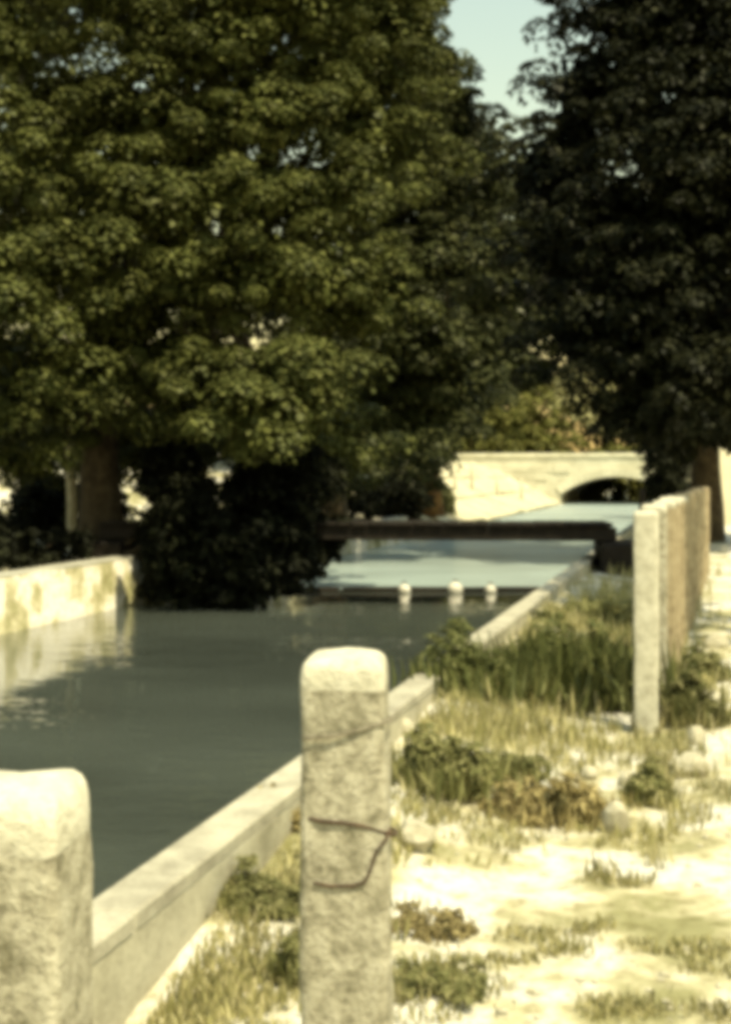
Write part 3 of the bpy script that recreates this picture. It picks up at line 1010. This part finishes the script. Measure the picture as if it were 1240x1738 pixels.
def weed(name, px, y, wpx, hpx, mat, label, seed, n=60, leaf=0.06, cr=0.06, aspect=0.42, per=26, group=GW, ry=None):
    """ragged weed: uneven mounds of narrow leaves with stalks standing out of them"""
    b_ = gz(px, y)
    w = wpx / F * y / 2
    h = hpx / F * y
    R = random.Random(seed)
    lobes = []
    for k in range(11):
        u = R.uniform(-1, 1)
        hk = h * R.uniform(0.25, 0.85) * (1 - 0.55 * abs(u) ** 1.5)
        lobes.append((b_ + Vector((u * w * .9, R.uniform(-.8, .8) * (ry or w * .8), hk * 0.5)), (w * R.uniform(.22, .42), w * R.uniform(.22, .42), hk * 0.5)))
    root = shrub(name, lobes, b_, int(n * 1.5), cr * .85, per, leaf * .85, mat, label, seed, group, 'plant', 0.4, aspect * .75, 11, 0.004)
    g = np.random.default_rng(seed + 500)
    k = int(n * 5)
    bx_ = np.stack([g.normal(size=k) * w * .62, g.normal(size=k) * (ry or w) * .6, np.zeros(k)], axis=1)
    th = g.uniform(0, 2 * math.pi, k)
    ti = g.uniform(0.15, 1.1, k)
    d = unit(np.stack([np.cos(th) * ti, np.sin(th) * ti, np.ones(k)], axis=1))
    ln = h * g.uniform(0.15, 0.55, k)
    nn = np.stack([np.cos(th), np.sin(th), 0.4 - ti], axis=1) + g.normal(size=(k, 3)) * .3
    leaf_mesh('blade_tuft', bx_ + d * ln[:, None] * .48, nn, d, ln, 0.006 + ln * .06, mat, root, 0.10)['kind'] = 'stuff'
    return root


weed('weed_bush', 795, 8.8, 160, 160, M['leaf_bush'], 'low dark green bush against the near canal wall', 61, 190, 0.06, 0.06)
weed('weed_bush', 965, 9.4, 200, 270, M['leaf_bush'], 'largest green bush left of the pale sunlit post', 62, 340, 0.065, 0.075)
weed('weed_bush', 1010, 13.5, 150, 100, M['leaf_weed'], 'light green bush behind the largest one, near the footbridge end', 63, 150, 0.075, 0.08)
weed('weed_bush', 745, 6.45, 160, 160, M['leaf_weed'], 'broad green weed right of the wired post', 64, 120, 0.06, 0.05)
weed('weed_bush', 860, 7.0, 130, 75, M['leaf_weed'], 'low green weed between the dry clump and the wall', 65, 70, 0.05, 0.045)
weed('dry_weed', 920, 6.3, 190, 110, M['leaf_dry'], 'brown withered clump of weeds at the edge of the sand', 66, 130, 0.055, 0.045)
weed('weed_bush', 1172, 8.6, 80, 150, M['leaf_weed'], 'upright green weed at the right foot of the pale sunlit post', 67, 90, 0.06, 0.055)
weed('weed_bush', 1098, 6.55, 60, 100, M['leaf_weed'], 'narrow green weed in front of the pale sunlit post', 68, 60, 0.05, 0.045)
weed('weed_bush', 1190, 10.5, 70, 95, M['leaf_weed'], 'green weed beside the shade-coloured posts at the track edge', 69, 60, 0.06, 0.05)
weed('dry_weed', 725, 4.7, 150, 60, M['leaf_dry'], 'small brown weed at the right foot of the wired post', 70, 46, 0.04, 0.022)
weed('weed_bush', 508, 4.15, 60, 150, M['leaf_weed'], 'dark green weed at the left foot of the wired post', 71, 60, 0.04, 0.03)
weed('dry_weed', 470, 5.6, 90, 120, M['leaf_dry'], 'yellowish dry weed between canal wall and wired post', 72, 60, 0.045, 0.035)
weed('weed_bush', 430, 4.7, 150, 80, M['leaf_weed'], 'low green weed at the foot of the near canal wall', 73, 80, 0.04, 0.035)
weed('weed_bush', 735, 4.15, 170, 45, M['leaf_weed'], 'low green weed in sand near the bottom of the picture', 74, 60, 0.035, 0.03)


# grass: uncountable blades in tufts
def grass(name, spots, mat, seed):
    g = np.random.default_rng(seed)
    cen, nr, tn, ln = [], [], [], []
    for (px, y, spread_x, spread_y, n, h) in spots:
        for _ in range(n):
            yy = y + g.normal() * spread_y
            x = (px - 620) / F * y + SL * (yy - y) + g.normal() * spread_x
            la = x - SL * yy
            if la < -1.52 or yy < 3:
                continue
            z = height(la, yy)
            k = g.integers(4, 9)
            for _b in range(k):
                hh = h * g.uniform(0.5, 1.3)
                a = g.uniform(0, 2 * math.pi)
                t = g.uniform(0.1, 0.75)
                d = np.array([math.cos(a) * t, math.sin(a) * t, 1.0])
                d /= np.linalg.norm(d)
                cen.append(np.array([x, yy, z]) + d * hh * 0.45 + np.array([g.normal() * .02, g.normal() * .02, 0]))
                tn.append(d)
                nr.append(np.array([math.cos(a), math.sin(a), -t + 0.3]) + g.normal(size=3) * 0.2)
                ln.append(hh)
    ln = np.array(ln)
    o = leaf_mesh(name, np.array(cen), np.array(nr), np.array(tn), ln, np.full(len(ln), 0.009) + ln * 0.02, mat, None, 0.06)
    o['label'] = 'dry and green grass growing in tufts on the near bank'
    return struct(o, 'stuff')


grass('grass', [(470, 5.2, .18, .5, 170, .08), (360, 4.3, .16, .3, 220, .05), (440, 4.1, .16, .25, 220, .05), (330, 4.0, .12, .15, 140, .045), (560, 6.6, .2, .7, 160, .10), (800, 8.0, .35, .35, 260, .11),
                (960, 7.9, .3, .35, 180, .10), (760, 5.8, .2, .3, 70, .06), (1060, 14, .35, 2.0, 360, .2), (940, 12, .3, 1.6, 260, .2), (1130, 7.2, .1, .7, 130, .11), (1180, 9.5, .12, .9, 130, .14),
                (900, 4.62, .07, .04, 24, .04), (960, 4.5, .06, .03, 22, .035), (1000, 4.66, .05, .04, 18, .04), (860, 4.42, .10, .02, 22, .03), (1060, 5.2, .05, .03, 18, .05), (1025, 5.25, .05, .02, 12, .04),
                (1120, 4.55, .06, .03, 22, .032), (1190, 4.5, .07, .03, 28, .032), (1210, 4.35, .06, .03, 22, .03), (1030, 4.05, .08, .04, 26, .035), (1070, 4.0, .07, .03, 20, .035), (735, 4.25, .06, .05, 26, .06), (1225, 4.0, .05, .03, 16, .05),
                (1100, 18, .3, 4, 320, .22), (830, 6.0, .3, .15, 70, .05), (1090, 5.9, .1, .08, 26, .05), (700, 4.05, .10, .1, 40, .06), (1190, 6.6, .15, .2, 40, .06), (600, 5.2, .12, .3, 90, .09)], M['grass'], 5)


# ------------------------------------------------------------------ stones
def stone(px, y, wpx, hpx, seed, label):
    p = gz(px, y)
    w, h = wpx / F * y, hpx / F * y
    bm = bmesh.new()
    bmesh.ops.create_icosphere(bm, subdivisions=2, radius=1.0)
    for v in bm.verts:
        q = v.co * 1.1 + Vector((seed * 2.3, seed, 0))
        k = 1 + 0.35 * mnoise.noise(q) + 0.12 * mnoise.noise(q * 2.5)
        v.co = Vector((v.co.x * w / 2 * k, v.co.y * w / 2.3 * k, v.co.z * h * 0.62 * k + h * 0.3))
    o = bm_obj('stone', bm, M['pebble'], None, False)
    o.location = p
    o.rotation_euler = (0, 0, seed)
    tag(o, label, 'stone', 'pale stones beside the track')


for i, s in enumerate(((1205, 9.0, 62, 46, 'rounded pale stone right of the upright weed, near the right edge'),
                       (1172, 7.2, 70, 44, 'largest pale stone on the track in front of the weeds'),
                       (1045, 6.05, 46, 60, 'upright pale stone beside the brown withered clump'),
                       (1215, 12.5, 50, 26, 'flat pale stone farthest up the track at the right edge'),
                       (705, 5.45, 80, 48, 'pale rounded stone just right of the wired post'),
                       (1180, 8.0, 30, 36, 'small upright pale stone between upright weed and track'),
                       (1000, 7.2, 30, 24, 'small pale stone above the brown withered clump'),
                       (1063, 7.0, 34, 28, 'small pale stone left of the narrow green weed'),
                       (880, 8.6, 30, 18, 'small pale stone in dry grass below the largest bush'),
                       (690, 7.6, 36, 30, 'pale stone near the canal wall above the broad weed'),
                       (448, 5.3, 26, 20, 'small pale stone by the dry weed at the canal wall'))):
    stone(s[0], s[1], s[2], s[3], i + 1, s[4])


# grit and clods on the near bank and the edge of the track
def grit():
    g = np.random.default_rng(77)
    base = np.array([(1, 0, 0), (-1, 0, 0), (0, 1, 0), (0, -1, 0), (0, 0, 1), (0, 0, -1)], float)
    tri = [(0, 2, 4), (2, 1, 4), (1, 3, 4), (3, 0, 4), (2, 0, 5), (1, 2, 5), (3, 1, 5), (0, 3, 5)]
    vs_, fs = [], []
    for k in range(4200):
        y = 3.7 + 9 * g.random() ** 1.8
        la = g.uniform(-1.5, 2.6)
        if mnoise.noise(Vector((la * 2.1, y * 2.1, 7.7))) < -0.05 + 0.25 * g.random():
            continue
        r = 0.004 + 0.018 * g.random() ** 3
        p = np.array(P(la, y, height(la, y) + r * .3))
        q = base * r * g.uniform(.6, 1.3, (6, 3)) * np.array([1, 1, .6])
        a = g.uniform(0, 6.28)
        R_ = np.array([[math.cos(a), -math.sin(a), 0], [math.sin(a), math.cos(a), 0], [0, 0, 1]])
        o_ = len(vs_)
        vs_ += [tuple(p + R_ @ v) for v in q]
        fs += [tuple(o_ + i for i in t) for t in tri]
    o = mk('gravel', vs_, fs, M['pebble'])
    o['label'] = 'loose pale grit and clods lying on the sandy bank'
    struct(o, 'stuff')


grit()
